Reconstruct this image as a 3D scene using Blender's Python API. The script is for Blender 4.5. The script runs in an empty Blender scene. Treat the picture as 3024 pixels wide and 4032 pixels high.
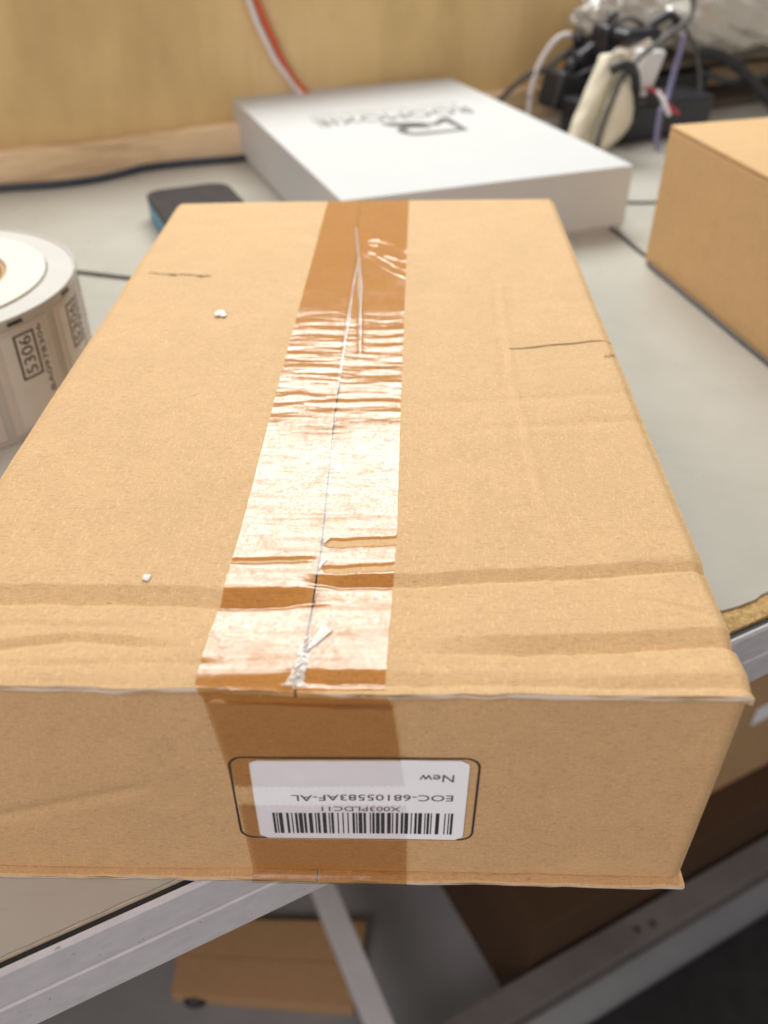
import bpy, bmesh, math, random
import numpy as np
from mathutils import Vector, Matrix

random.seed(7)
rng = np.random.default_rng(11)
scene = bpy.context.scene
R = math.radians

# ------------------------------------------------------------------ camera
CAM = np.array([0.1324, -0.1436, 0.2579])
c_right = np.array([0.99984455, 0.01748305, 0.00228348])
c_up = np.array([-0.0125225, 0.61296999, 0.79000695])
c_fwd = np.array([-0.01241203, 0.78991274, -0.61309363])
FPX = 3372.7 * 1659 / 3024          # focal length in pixels of a 1659 px wide picture
cam_data = bpy.data.cameras.new('camera')
cam = bpy.data.objects.new('camera', cam_data)
scene.collection.objects.link(cam)
m = Matrix.Identity(4)
for i in range(3):
    m[i][0], m[i][1], m[i][2], m[i][3] = c_right[i], c_up[i], -c_fwd[i], CAM[i]
cam.matrix_world = m
cam_data.sensor_fit = 'VERTICAL'
cam_data.sensor_height = 36.0
cam_data.lens = 36.0 * 3372.7 / 4032
cam_data.clip_start = 0.01
cam_data.clip_end = 50
cam_data.dof.use_dof = True
cam_data.dof.focus_distance = 0.285
cam_data.dof.aperture_fstop = cam_data.lens / 3.4
scene.camera = cam
scene.render.resolution_x, scene.render.resolution_y = 768, 1024

# ------------------------------------------------------------------ world and lamps
world = bpy.data.worlds.new('World')
scene.world = world
world.use_nodes = True
bg = world.node_tree.nodes['Background']
bg.inputs[0].default_value = (1.0, 0.94, 0.87, 1)
bg.inputs[1].default_value = 0.36


def area_lamp(name, loc, target, sx, sy, power, col):
    l = bpy.data.lights.new(name, 'AREA')
    l.shape = 'RECTANGLE'
    l.size, l.size_y = sx, sy
    l.energy = power
    l.color = col
    o = bpy.data.objects.new(name, l)
    o.location = loc
    d = Vector(target) - Vector(loc)
    o.rotation_euler = d.to_track_quat('-Z', 'Y').to_euler()
    scene.collection.objects.link(o)
    return o


# bright window above the low back wall, and an unseen fill lamp added behind the camera for the front faces
area_lamp('window_light', (0.02, 1.40, 1.27), (0.10, 0.10, 0.09), 1.25, 0.84, 40, (0.95, 0.99, 0.97))
area_lamp('rear_fill_light', (-0.8, -1.5, 1.45), (0.1, 0.3, 0.0), 1.4, 1.0, 31, (1.0, 0.87, 0.86))

vs = scene.view_settings
vs.view_transform = 'Standard'
vs.look = 'None'
vs.exposure = 0.0
vs.gamma = 1.0
vs.use_curve_mapping = False

# ------------------------------------------------------------------ helpers
TA = R(28.3)                                   # direction of the bench front edge
ev = np.array([math.cos(TA), math.sin(TA)])    # along the bench
nv = np.array([-math.sin(TA), math.cos(TA)])   # towards the wall


def sn(s, n, z=0.0):
    q = ev * s + nv * n
    return (float(q[0]), float(q[1]), float(z))


def ray(x, y):
    return c_fwd + c_right * (x - 829.5) / FPX - c_up * (y - 1106) / FPX


def at(x, y, n):                               # picture point on the upright plane n (a distance from the bench edge line)
    d = ray(x, y)
    t = (n - nv @ CAM[:2]) / (nv @ d[:2])
    q = CAM + t * d
    return (float(q[0]), float(q[1]), float(q[2]))


def onz(x, y, z):                              # picture point on a level plane
    d = ray(x, y)
    q = CAM + (z - CAM[2]) / d[2] * d
    return (float(q[0]), float(q[1]), float(q[2]))


def tag(o, label, cat, group=None):
    o['label'] = label
    o['category'] = cat
    if group:
        o['group'] = group
    return o


def link(o, parent=None):
    scene.collection.objects.link(o)
    if parent is not None:
        o.parent = parent
    return o


def empty(name, loc=(0, 0, 0), rz=0.0):
    o = bpy.data.objects.new(name, None)
    o.location = loc
    o.rotation_euler = (0, 0, rz)
    o.empty_display_size = 0.02
    return link(o)


def mesh(name, verts, faces, mats, parent=None, smooth=False, fmat=None):
    me = bpy.data.meshes.new(name)
    me.from_pydata([tuple(map(float, v)) for v in verts], [], faces)
    for mm in (mats if isinstance(mats, (list, tuple)) else [mats]):
        me.materials.append(mm)
    if fmat is not None:
        me.polygons.foreach_set('material_index', fmat)
    if smooth:
        me.polygons.foreach_set('use_smooth', [True] * len(me.polygons))
    me.update()
    return link(bpy.data.objects.new(name, me), parent)


def from_bm(name, bm, mats, parent=None, smooth=False):
    me = bpy.data.meshes.new(name)
    bmesh.ops.recalc_face_normals(bm, faces=bm.faces)
    bm.to_mesh(me)
    bm.free()
    for mm in (mats if isinstance(mats, (list, tuple)) else [mats]):
        me.materials.append(mm)
    if smooth:
        me.polygons.foreach_set('use_smooth', [True] * len(me.polygons))
    return link(bpy.data.objects.new(name, me), parent)


def slab(name, corners, z0, z1, mat, parent=None, bevel=0.0, seg=2, smooth=False):
    """prism over a plan polygon"""
    bm = bmesh.new()
    b = [bm.verts.new((x, y, z0)) for x, y in corners]
    t = [bm.verts.new((x, y, z1)) for x, y in corners]
    k = len(corners)
    bm.faces.new(b[::-1])
    bm.faces.new(t)
    for i in range(k):
        bm.faces.new((b[i], b[(i + 1) % k], t[(i + 1) % k], t[i]))
    if bevel:
        bmesh.ops.bevel(bm, geom=bm.edges[:], offset=bevel, segments=seg, profile=0.6, affect='EDGES')
    return from_bm(name, bm, mat, parent, smooth)


def snrect(s0, s1, n0, n1):
    return [sn(s0, n0)[:2], sn(s1, n0)[:2], sn(s1, n1)[:2], sn(s0, n1)[:2]]


def catmull(pts, sub=8):
    P = [np.array(q, float) for q in pts]
    P = [2 * P[0] - P[1]] + P + [2 * P[-1] - P[-2]]
    out = []
    for i in range(1, len(P) - 2):
        for j in range(sub):
            t = j / sub
            a, b, c, d = P[i - 1], P[i], P[i + 1], P[i + 2]
            out.append(0.5 * (2 * b + (c - a) * t + (2 * a - 5 * b + 4 * c - d) * t * t + (3 * b - a - 3 * c + d) * t ** 3))
    out.append(P[-2])
    return out


def tube(name, pts, r, mat, parent=None, sub=8, k=10):
    C = catmull(pts, sub)
    verts, faces = [], []
    up = np.array([0.0, 0.0, 1.0])
    for i, c in enumerate(C):
        t = C[min(i + 1, len(C) - 1)] - C[max(i - 1, 0)]
        t /= np.linalg.norm(t)
        a = np.cross(t, up)
        if np.linalg.norm(a) < 1e-3:
            a = np.cross(t, np.array([1.0, 0, 0]))
        a /= np.linalg.norm(a)
        b = np.cross(t, a)
        for j in range(k):
            w = 2 * math.pi * j / k
            verts.append(c + r * (math.cos(w) * a + math.sin(w) * b))
    for i in range(len(C) - 1):
        for j in range(k):
            faces.append((i * k + j, i * k + (j + 1) % k, (i + 1) * k + (j + 1) % k, (i + 1) * k + j))
    faces.append(tuple(range(k))[::-1])
    faces.append(tuple((len(C) - 1) * k + j for j in range(k)))
    return mesh(name, verts, faces, mat, parent, True)


def vnoise(x, y, seed=0):
    """smooth value noise on numpy arrays, about -1..1"""
    x, y = np.broadcast_arrays(np.asarray(x, float), np.asarray(y, float))
    xi, yi = np.floor(x).astype(np.int64), np.floor(y).astype(np.int64)
    fx, fy = x - xi, y - yi

    def h(a, b):
        v = np.sin((a * 127.1 + b * 311.7 + seed * 74.7)) * 43758.5453
        return 2 * (v - np.floor(v)) - 1
    sx, sy = fx * fx * (3 - 2 * fx), fy * fy * (3 - 2 * fy)
    return ((h(xi, yi) * (1 - sx) + h(xi + 1, yi) * sx) * (1 - sy)
            + (h(xi, yi + 1) * (1 - sx) + h(xi + 1, yi + 1) * sx) * sy)


def sstep(a, b, x):
    t = np.clip((x - a) / (b - a), 0, 1)
    return t * t * (3 - 2 * t)


# ------------------------------------------------------------------ materials
class NT:
    def __init__(self, name):
        self.m = bpy.data.materials.new(name)
        self.m.use_nodes = True
        self.t = self.m.node_tree
        self.b = self.t.nodes['Principled BSDF']
        self.out = self.t.nodes['Material Output']

    def n(self, typ, **kw):
        o = self.t.nodes.new(typ)
        for a, v in kw.items():
            setattr(o, a, v)
        return o

    def l(self, a, b):
        self.t.links.new(a, b)

    def coord(self, scale=(1, 1, 1), rot=(0, 0, 0)):
        c = self.n('ShaderNodeTexCoord')
        mp = self.n('ShaderNodeMapping')
        mp.inputs['Scale'].default_value = scale
        mp.inputs['Rotation'].default_value = rot
        self.l(c.outputs['Object'], mp.inputs[0])
        return mp.outputs[0]

    def noise(self, co, scale, detail=4, rough=0.6):
        o = self.n('ShaderNodeTexNoise')
        o.inputs['Scale'].default_value = scale
        o.inputs['Detail'].default_value = detail
        o.inputs['Roughness'].default_value = rough
        self.l(co, o.inputs['Vector'])
        return o.outputs['Fac']

    def ramp(self, fac, stops):
        o = self.n('ShaderNodeValToRGB')
        cr = o.color_ramp
        while len(cr.elements) < len(stops):
            cr.elements.new(0.5)
        for e_, (p_, c_) in zip(cr.elements, stops):
            e_.position = p_
            e_.color = (*c_, 1)
        self.l(fac, o.inputs[0])
        return o.outputs[0]

    def mix(self, fac, a, b, mode='MIX'):
        o = self.n('ShaderNodeMix', data_type='RGBA', blend_type=mode)
        for sock, v in ((o.inputs['Factor'], fac), (o.inputs['A'], a), (o.inputs['B'], b)):
            if isinstance(v, bpy.types.NodeSocket):
                self.l(v, sock)
            else:
                sock.default_value = v if isinstance(v, (int, float)) else (*v, 1)
        return o.outputs['Result']

    def bump(self, h, strength=0.3, dist=0.001, normal=None):
        o = self.n('ShaderNodeBump')
        o.inputs['Strength'].default_value = strength
        o.inputs['Distance'].default_value = dist
        self.l(h, o.inputs['Height'])
        if normal is not None:
            self.l(normal, o.inputs['Normal'])
        return o.outputs[0]

    def set(self, col=None, rough=None, metal=None, spec=None, normal=None):
        b = self.b
        for key, v in (('Base Color', col), ('Roughness', rough), ('Metallic', metal), ('Specular IOR Level', spec), ('Normal', normal)):
            if v is None:
                continue
            if isinstance(v, bpy.types.NodeSocket):
                self.l(v, b.inputs[key])
            else:
                b.inputs[key].default_value = v if isinstance(v, (int, float)) else (*v, 1)
        return self.m


def kraft(name, base, rot=0.0, spec=0.25):
    M = NT(name)
    co = M.coord()
    big = M.noise(co, 22, 4, 0.6)
    col = M.ramp(big, [(0.3, tuple(c * 0.965 for c in base)), (0.7, tuple(min(1, c * 1.03) for c in base))])
    mid_ = M.noise(co, 95, 5, 0.7)
    col = M.mix(M.ramp(mid_, [(0.34, (0.40, 0.40, 0.40)), (0.62, (0, 0, 0))]), col, tuple(c * 0.84 for c in base))
    fib = M.noise(M.coord((420, 1500, 1500), (0, 0, R(25) + rot)), 1.0, 3, 0.65)       # short fibres
    col = M.mix(M.ramp(fib, [(0.28, (0.62, 0.62, 0.62)), (0.48, (0, 0, 0))]), col, tuple(c * 0.62 for c in base))
    fib2 = M.noise(M.coord((1500, 450, 800), (0, 0, R(-40) + rot)), 1.0, 3, 0.65)
    col = M.mix(M.ramp(fib2, [(0.53, (0, 0, 0)), (0.74, (0.8, 0.8, 0.8))]), col, tuple(min(1, c * 1.25) for c in base))
    scf = M.noise(M.coord((9, 60, 60), (0, 0, R(12) + rot)), 1.0, 5, 0.7)
    col = M.mix(M.ramp(scf, [(0.60, (0, 0, 0)), (0.72, (0.35, 0.35, 0.35))]), col, tuple(min(1, c * 1.14) for c in base))
    drt = M.noise(M.coord((38, 30, 34)), 1.0, 6, 0.75)
    col = M.mix(M.ramp(drt, [(0.62, (0, 0, 0)), (0.74, (0.4, 0.4, 0.4))]), col, tuple(c * 0.80 for c in base))
    spk = M.noise(M.coord((1, 1.8, 1.8), (0, 0, R(30))), 520, 2, 0.5)
    col = M.mix(M.ramp(spk, [(0.72, (0, 0, 0)), (0.78, (0.6, 0.6, 0.6))]), col, tuple(c * 0.42 for c in base))
    bp = M.bump(fib, 0.5, 0.0004)
    return M.set(col=col, rough=0.72, spec=spec, normal=bp)


K = (0.610, 0.398, 0.200)
m_kraft = kraft('kraft_board', K)
m_kraft2 = kraft('kraft_board_smooth', (0.60, 0.385, 0.185), 0.7)
m_kraft3 = kraft('kraft_board_dark', (0.50, 0.315, 0.165), 0.3)


def edge_material():
    M = NT('corrugated_cut_edge')
    co = M.coord((60, 60, 700))
    a = M.noise(co, 1.0, 3, 0.6)
    col = M.ramp(a, [(0.35, (0.30, 0.20, 0.12)), (0.48, (0.66, 0.52, 0.38)), (0.62, (0.76, 0.68, 0.58))])
    return M.set(col=col, rough=0.8, spec=0.2, normal=M.bump(a, 0.6, 0.0008))


m_edge = edge_material()


def plain(name, col, rough=0.5, metal=0.0, spec=0.5, var=0.08, scale=60, bump=0.0):
    M = NT(name)
    a = M.noise(M.coord(), scale, 4, 0.6)
    c = M.ramp(a, [(0.3, tuple(x * (1 - var) for x in col)), (0.7, tuple(min(1, x * (1 + var)) for x in col))])
    nm = M.bump(a, bump, 0.0006) if bump else None
    return M.set(col=c, rough=rough, metal=metal, spec=spec, normal=nm)


m_white_card = plain('white_coated_card', (0.53, 0.527, 0.515), 0.5, spec=0.25, var=0.015, scale=30)
m_ink = plain('grey_black_ink', (0.07, 0.065, 0.06), 0.5, var=0.1)
m_ink_light = plain('pale_grey_ink', (0.44, 0.425, 0.39), 0.5, var=0.05)
m_black_ink = plain('black_ink', (0.022, 0.022, 0.024), 0.45, var=0.2, scale=300)
m_grey_ink = plain('thin_black_ink', (0.09, 0.09, 0.095), 0.45, var=0.2, scale=300)
m_paper = plain('white_label_paper', (0.90, 0.93, 0.97), 0.5, spec=0.35, var=0.02, scale=80)
m_black = plain('black_rubber', (0.018, 0.018, 0.020), 0.5, var=0.3)
m_black_gloss = plain('black_plastic', (0.016, 0.016, 0.022), 0.32, var=0.3)
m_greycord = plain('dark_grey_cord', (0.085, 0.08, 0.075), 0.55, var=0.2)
m_bluecord = plain('navy_cable', (0.035, 0.042, 0.06), 0.45, var=0.2)
m_white_plastic = plain('white_plastic', (0.86, 0.85, 0.85), 0.3, var=0.02)
m_white_cord = plain('white_cord', (0.72, 0.67, 0.66), 0.45, var=0.04)
m_red_cord = plain('red_cord', (0.62, 0.11, 0.045), 0.45, var=0.1)
m_redpink = plain('red_pink_cord', (0.45, 0.05, 0.07), 0.45, var=0.1)
m_beige = plain('beige_foam', (0.62, 0.57, 0.44), 0.6, var=0.06, scale=40)
m_cream = plain('cream_plastic', (0.60, 0.54, 0.44), 0.45, var=0.05)
m_blue = plain('blue_plastic', (0.035, 0.23, 0.36), 0.4, var=0.08)
m_phone = plain('charcoal_rubber', (0.040, 0.032, 0.030), 0.75, spec=0.15, var=0.15)
m_violet = plain('violet_grey_strap', (0.16, 0.15, 0.26), 0.35, var=0.1)
def streaky(name, col, metal):
    M = NT(name)
    st_ = M.noise(M.coord((3, 260, 260), (0, 0, -R(28.3))), 1.0, 4, 0.7)
    bl_ = M.noise(M.coord(), 16, 5, 0.7)
    c = M.ramp(st_, [(0.3, tuple(x * 0.90 for x in col)), (0.7, tuple(x * 1.05 for x in col))])
    c = M.mix(M.ramp(bl_, [(0.55, (0, 0, 0)), (0.75, (0.5, 0.5, 0.5))]), c, tuple(x * 0.78 for x in col))
    sp_ = M.noise(M.coord(), 330, 2, 0.5)
    c = M.mix(M.ramp(sp_, [(0.70, (0, 0, 0)), (0.75, (0.7, 0.7, 0.7))]), c, tuple(x * 0.45 for x in col))
    return M.set(col=c, rough=M.ramp(st_, [(0.3, (0.36,) * 3), (0.7, (0.52,) * 3)]), metal=metal)


m_alu = streaky('satin_aluminium', (0.66, 0.65, 0.68), 0.2)
m_steel = plain('painted_steel', (0.68, 0.69, 0.73), 0.45, metal=0.1, var=0.05, scale=25)
m_steel_shaded = plain('shaded_steel', (0.15, 0.14, 0.135), 0.5, metal=0.1, var=0.2, scale=12)  # steel with the shade under the bench put into its colour
m_bolt = plain('dark_bolt', (0.06, 0.055, 0.05), 0.5, var=0.2)
m_brown = plain('brown_rack', (0.10, 0.075, 0.055), 0.6, var=0.25, scale=20)
m_chip = plain('chipboard', (0.46, 0.30, 0.13), 0.9, spec=0.1, var=0.4, scale=420, bump=0.9)
m_flake = plain('white_flake', (0.85, 0.85, 0.84), 0.5, var=0.02)
m_core = plain('cream_roll_paper', (0.70, 0.655, 0.55), 0.6, var=0.02, scale=30)


def laminate():
    M = NT('grey_laminate')
    co = M.coord()
    a = M.noise(co, 9, 5, 0.65)
    col = M.ramp(a, [(0.3, (0.395, 0.375, 0.325)), (0.7, (0.46, 0.438, 0.385))])
    s = M.noise(M.coord((40, 900, 40), (0, 0, R(20))), 1, 3, 0.6)
    col = M.mix(M.ramp(s, [(0.60, (0, 0, 0)), (0.74, (0.45, 0.45, 0.45))]), col, (0.32, 0.30, 0.265))
    rg = M.ramp(M.noise(co, 30, 4, 0.7), [(0.3, (0.26,) * 3), (0.7, (0.36,) * 3)])
    return M.set(col=col, rough=rg, spec=0.3)


m_lam = laminate()


def wall_mat():
    M = NT('ochre_board')
    a = M.noise(M.coord((1, 1, 0.55)), 7, 5, 0.62)
    col = M.ramp(a, [(0.30, (0.54, 0.385, 0.180)), (0.50, (0.69, 0.505, 0.240)), (0.70, (0.77, 0.57, 0.31))])
    b = M.noise(M.coord((14, 14, 1.6)), 1.0, 4, 0.6)
    col = M.mix(M.ramp(b, [(0.48, (0, 0, 0)), (0.72, (0.6, 0.6, 0.6))]), col, (0.52, 0.365, 0.18))
    return M.set(col=col, rough=0.75, spec=0.25, normal=M.bump(a, 0.15, 0.004))


m_wall = wall_mat()


def wood():
    M = NT('raw_pine')
    a = M.noise(M.coord((7, 7, 45), (0, 0, -TA)), 1.0, 5, 0.6)
    col = M.ramp(a, [(0.30, (0.46, 0.31, 0.165)), (0.5, (0.80, 0.59, 0.36)), (0.72, (0.88, 0.70, 0.47))])
    return M.set(col=col, rough=0.75, spec=0.2, normal=M.bump(a, 0.3, 0.002))


m_wood = wood()


def floor_mat():
    M = NT('grey_concrete')
    a = M.noise(M.coord(), 3.5, 6, 0.65)
    col = M.ramp(a, [(0.3, (0.21, 0.22, 0.235)), (0.7, (0.33, 0.345, 0.365))])
    return M.set(col=col, rough=0.6, spec=0.35)


m_floor = floor_mat()


def film(name, tint, ior, rough, bump_scale, bump_strength, label_rect=None, clear=0.0, mottle=False):
    """clear packing film: tinted transmission (adhesive-wet board reads darker) under a glossy coat"""
    M = NT(name)
    t = M.t
    t.nodes.remove(M.b)
    co = M.coord()
    tr = M.n('ShaderNodeBsdfTransparent')
    if label_rect:
        sep = M.n('ShaderNodeSeparateXYZ')
        M.l(co, sep.inputs[0])

        def cmp_(sock, op, v):
            o = M.n('ShaderNodeMath', operation=op)
            M.l(sock, o.inputs[0])
            o.inputs[1].default_value = v
            return o.outputs[0]

        def mul(a, b):
            o = M.n('ShaderNodeMath', operation='MULTIPLY')
            M.l(a, o.inputs[0])
            M.l(b, o.inputs[1])
            return o.outputs[0]
        x0, x1, z0, z1 = label_rect
        f = mul(mul(cmp_(sep.outputs[0], 'GREATER_THAN', x0), cmp_(sep.outputs[0], 'LESS_THAN', x1)),
                mul(cmp_(sep.outputs[2], 'GREATER_THAN', z0), cmp_(sep.outputs[2], 'LESS_THAN', z1)))
        M.l(M.mix(f, tint, (0.965, 0.94, 0.945)), tr.inputs[0])
    else:
        tr.inputs[0].default_value = (*tint, 1)
    gl = M.n('ShaderNodeBsdfGlossy')
    gl.inputs['Roughness'].default_value = rough
    gl.inputs['Color'].default_value = (1, 1, 1, 1)
    h = M.noise(M.coord((1, 1.6, 1)), bump_scale, 4, 0.65)
    nm = M.bump(h, bump_strength, 0.0004)
    M.l(nm, gl.inputs['Normal'])
    fr = M.n('ShaderNodeFresnel')
    geo = M.n('ShaderNodeNewGeometry')
    mr = M.n('ShaderNodeMapRange')               # same reflectance from either side of the thin film
    mr.inputs['To Min'].default_value = ior
    mr.inputs['To Max'].default_value = 1.0 / ior
    M.l(geo.outputs['Backfacing'], mr.inputs['Value'])
    M.l(mr.outputs[0], fr.inputs['IOR'])
    fac = fr.outputs[0]
    if mottle:
        m1 = M.ramp(M.noise(M.coord((1, 1, 1)), 1500, 3, 0.7), [(0.36, (0.48,) * 3), (0.58, (1.0,) * 3)])
        m2 = M.ramp(M.noise(M.coord((28, 420, 28)), 1.0, 4, 0.6), [(0.32, (0.62,) * 3), (0.54, (1.0,) * 3)])
        m3 = M.ramp(M.noise(M.coord((1, 1, 1)), 260, 4, 0.65), [(0.34, (0.68,) * 3), (0.54, (1.0,) * 3)])
        q1 = M.mix(1.0, m1, m2, 'MULTIPLY')
        q2 = M.mix(1.0, q1, m3, 'MULTIPLY')
        mm_ = M.n('ShaderNodeMath', operation='MULTIPLY')
        M.l(fac, mm_.inputs[0])
        M.l(q2, mm_.inputs[1])
        fac = mm_.outputs[0]
    if clear:
        dif = M.n('ShaderNodeBsdfDiffuse')
        dif.inputs[0].default_value = (0.72, 0.69, 0.63, 1)
        mx0 = M.n('ShaderNodeMixShader')
        mx0.inputs[0].default_value = clear
        M.l(tr.outputs[0], mx0.inputs[1])
        M.l(dif.outputs[0], mx0.inputs[2])
        base = mx0.outputs[0]
    else:
        base = tr.outputs[0]
    mx = M.n('ShaderNodeMixShader')
    M.l(fac, mx.inputs[0])
    M.l(base, mx.inputs[1])
    M.l(gl.outputs[0], mx.inputs[2])
    M.l(mx.outputs[0], M.out.inputs['Surface'])
    return M.m


# label rectangle on the carton front (x0, x1, z0, z1)
LX0, LX1, LZ0, LZ1 = 0.0932, 0.1540, 0.0217, 0.0604
m_tape = film('brown_packing_tape', (0.86, 0.70, 0.47), 1.68, 0.115, 900, 0.11, mottle=True)
m_tape_front = film('brown_packing_tape_front', (0.82, 0.70, 0.52), 1.5, 0.20, 900, 0.10, (LX0, LX1, LZ0, LZ1))
m_shred = film('torn_clear_tape', (0.90, 0.88, 0.84), 1.6, 0.25, 600, 0.4, clear=0.55)
m_lift = film('lifted_clear_tape', (0.96, 0.94, 0.90), 1.5, 0.2, 600, 0.2, clear=0.22)
m_shred2 = film('torn_clear_film', (0.96, 0.95, 0.92), 1.7, 0.15, 900, 0.3, clear=0.48)
m_bag = film('cloudy_plastic_bag', (0.92, 0.91, 0.88), 1.7, 0.12, 60, 0.5, clear=0.50)
m_liner = film('translucent_roll_liner', (0.86, 0.83, 0.77), 1.4, 0.35, 60, 0.1, clear=0.6)

# ------------------------------------------------------------------ floor and wall
FZ = -0.75
fl = slab('floor', [(-2.2, -1.6), (2.6, -1.6), (2.6, 3.0), (-2.2, 3.0)], FZ - 0.05, FZ, m_floor)
fl['kind'] = 'structure'
wl = slab('back_wall', snrect(-1.3, 2.0, 0.734, 0.775), FZ, 0.19, m_wall)
tag(wl, 'low ochre board wall standing behind the work bench', 'wall')

# raw wood batten lying along the foot of the wall, with an uneven sawn top
ss = np.linspace(-0.85, 1.55, 260)
bv, bf = [], []
for s in ss:
    h = 0.0315 + 0.0014 * vnoise(s * 14, 0, 3) + 0.0008 * vnoise(s * 60, 0, 4)
    d = 0.7165 + 0.0010 * vnoise(s * 20, 0, 5)
    for (n_, z_) in ((d, 0.0), (d - 0.0006, h * 0.5), (d, h - 0.002), (d + 0.0025, h), (0.733, h), (0.733, 0.0)):
        bv.append(sn(s, n_, z_))
for i in range(len(ss) - 1):
    for j in range(6):
        bf.append((i * 6 + j, (i + 1) * 6 + j, (i + 1) * 6 + (j + 1) % 6, i * 6 + (j + 1) % 6))
bf += [tuple(range(6)), tuple((len(ss) - 1) * 6 + j for j in range(6))[::-1]]
bt = mesh('wood_batten', bv, bf, m_wood, None)
tag(bt, 'rough raw pine batten along the foot of the ochre wall', 'batten')

# ------------------------------------------------------------------ work bench
bench = empty('work_bench', sn(0.3, 0.35, FZ))
tag(bench, 'grey laminate work bench with aluminium edge profile and steel frame', 'bench')


def adopt(o, parent):
    """parent without moving"""
    bpy.context.view_layer.update()
    o.parent = parent
    o.matrix_parent_inverse = parent.matrix_world.inverted()
    return o


def bpart(o):
    return adopt(o, bench)


S0, S1 = -0.80, 1.50
# laminate sheet with a worn front edge: chipped back beyond the carton so the core shows
pl = []
for s in np.linspace(S0, S1, 520):
    e_ = -0.0322 + 0.0002 * float(vnoise(s * 300, 0, 2))
    if s > 0.262:
        e_ += float(sstep(0.262, 0.285, s)) * (0.0095 + 0.0022 * float(vnoise(s * 130, 0, 8)) + 0.0022 * float(vnoise(s * 42, 0, 9)))
    pl.append(sn(s, e_)[:2])
pl += [sn(S1, 0.732)[:2], sn(S0, 0.732)[:2]]
m_lamedge = plain('cream_sheet_edge', (0.66, 0.58, 0.44), 0.7, var=0.1, scale=200)
bpart(slab('laminate_sheet', pl, -0.0009, 0.0, m_lam))
bpart(slab('edge_band', snrect(S0, 0.255, -0.0324, -0.0318), -0.0028, -0.0010, m_lamedge))
bpart(slab('chipboard_core', snrect(S0, S1, -0.03165, 0.732), -0.0175, -0.0010, m_chip))
bpart(slab('gap_shade_strip', snrect(S0, S1, -0.03445, -0.0325), -0.0170, -0.0024, m_black))  # black strip filling the open edge gap, in place of its shade
# aluminium edge profile: section in (n, z)
sec = [(-0.0346, -0.0022), (-0.0352, -0.0010), (-0.0361, -0.0012), (-0.0369, -0.0024), (-0.0372, -0.0172), (-0.0368, -0.0182), (-0.0368, -0.0192),
       (-0.0373, -0.0200), (-0.0373, -0.0362), (-0.0360, -0.0376), (-0.0100, -0.0376), (-0.0100, -0.0180), (-0.0346, -0.0180)]
pv, pf = [], []
for s in (S0, S1):
    for (n_, z_) in sec:
        pv.append(sn(s, n_, z_))
k_ = len(sec)
for j in range(k_):
    pf.append((j, k_ + j, k_ + (j + 1) % k_, (j + 1) % k_))
pf += [tuple(range(k_))[::-1], tuple(k_ + j for j in range(k_))]
bpart(mesh('edge_profile', pv, pf, m_alu))
bpart(slab('rear_rail', snrect(S0, S1, 0.69, 0.73), -0.0576, -0.0178, m_alu, bevel=0.002))
# legs and the low frame
for s in (S0 + 0.02, S1 - 0.06):
    for n in (0.06, 0.67):
        bpart(slab('leg', snrect(s, s + 0.04, n, n + 0.04), FZ, -0.0379 if n < 0.5 else -0.0580, m_steel, bevel=0.002))
ZB = -0.63
bar_n = 0.0632
bar = bpart(slab('front_stretcher', snrect(S0 + 0.061, S1 - 0.061, bar_n, bar_n + 0.031), ZB - 0.03, ZB, m_steel_shaded, bevel=0.002))
for q in ((1372 + 4, 2009), (1405 + 4, 1996)):
    p0 = onz(q[0] * 1.0 + 0, q[1], ZB)
    bm = bmesh.new()
    bmesh.ops.create_cone(bm, cap_ends=True, segments=12, radius1=0.0042, radius2=0.0036, depth=0.002)
    bmesh.ops.translate(bm, verts=bm.verts, vec=(p0[0], p0[1], ZB + 0.001))
    bpart(from_bm('bolt', bm, m_bolt))
a0, a1 = np.array(onz(1272 * 0.5486, 3481 * 0.5486, ZB)), np.array(onz(1498 * 0.5486, 4027 * 0.5486, ZB))
s_c = float(ev @ (a0[:2] + a1[:2]) / 2)
# cross member, running from the rear of the frame to the front stretcher
dv = (a1 - a0)[:2]
dv /= np.linalg.norm(dv)
pv_ = np.array([-dv[1], dv[0]])
q0 = a0[:2] - dv * 0.40
t_end = (bar_n + 0.0315 - nv @ a0[:2]) / (nv @ dv)
q1 = a0[:2] + dv * t_end
w_ = 0.0125
bpart(slab('cross_member', [tuple(q0 - pv_ * w_), tuple(q1 - pv_ * w_), tuple(q1 + pv_ * w_), tuple(q0 + pv_ * w_)], ZB - 0.03, ZB - 0.0006, m_steel, bevel=0.002))

# ------------------------------------------------------------------ main carton
W, L, H = 0.224, 0.3711, 0.0909
SEAM = 0.1098
carton = empty('shipping_carton', (0, 0, 0.0003))
tag(carton, 'large taped brown carton overhanging the bench edge with a barcode label on its end', 'carton')


def seam_x(y):
    return np.interp(y, [0, .0022, .0159, .0565, .1289, .1848, .2827, .3694], [.1079, .1079, .1093, .1104, .1097, .1103, .1108, .1092])


def seam_gap(y):
    return 0.00008 + 0.00030 * (1 - float(sstep(0.12, 0.20, y)))


def crease(x, y, pts, depth, wfar, wnear, x0, x1, fade=0.012):
    """a dent line: slopes down over wfar coming from the far side, then back up over wnear"""
    yc = np.interp(x, [q[0] for q in pts], [q[1] for q in pts]) + 0.0007 * vnoise(x * 120, 0, 5) + 0.00025 * vnoise(x * 420, 0, 6)
    mask = sstep(x0 - fade, x0 + fade, x) * (1 - sstep(x1 - fade, x1 + fade, x))
    d = y - yc
    prof = np.where(d > 0, np.clip(1 - d / wfar, 0, 1), 0.42 * np.clip(1 + d / 0.0016, 0, 1) + 0.58 * np.clip(1 + d / wnear, 0, 1))
    return -depth * prof * mask


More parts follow.
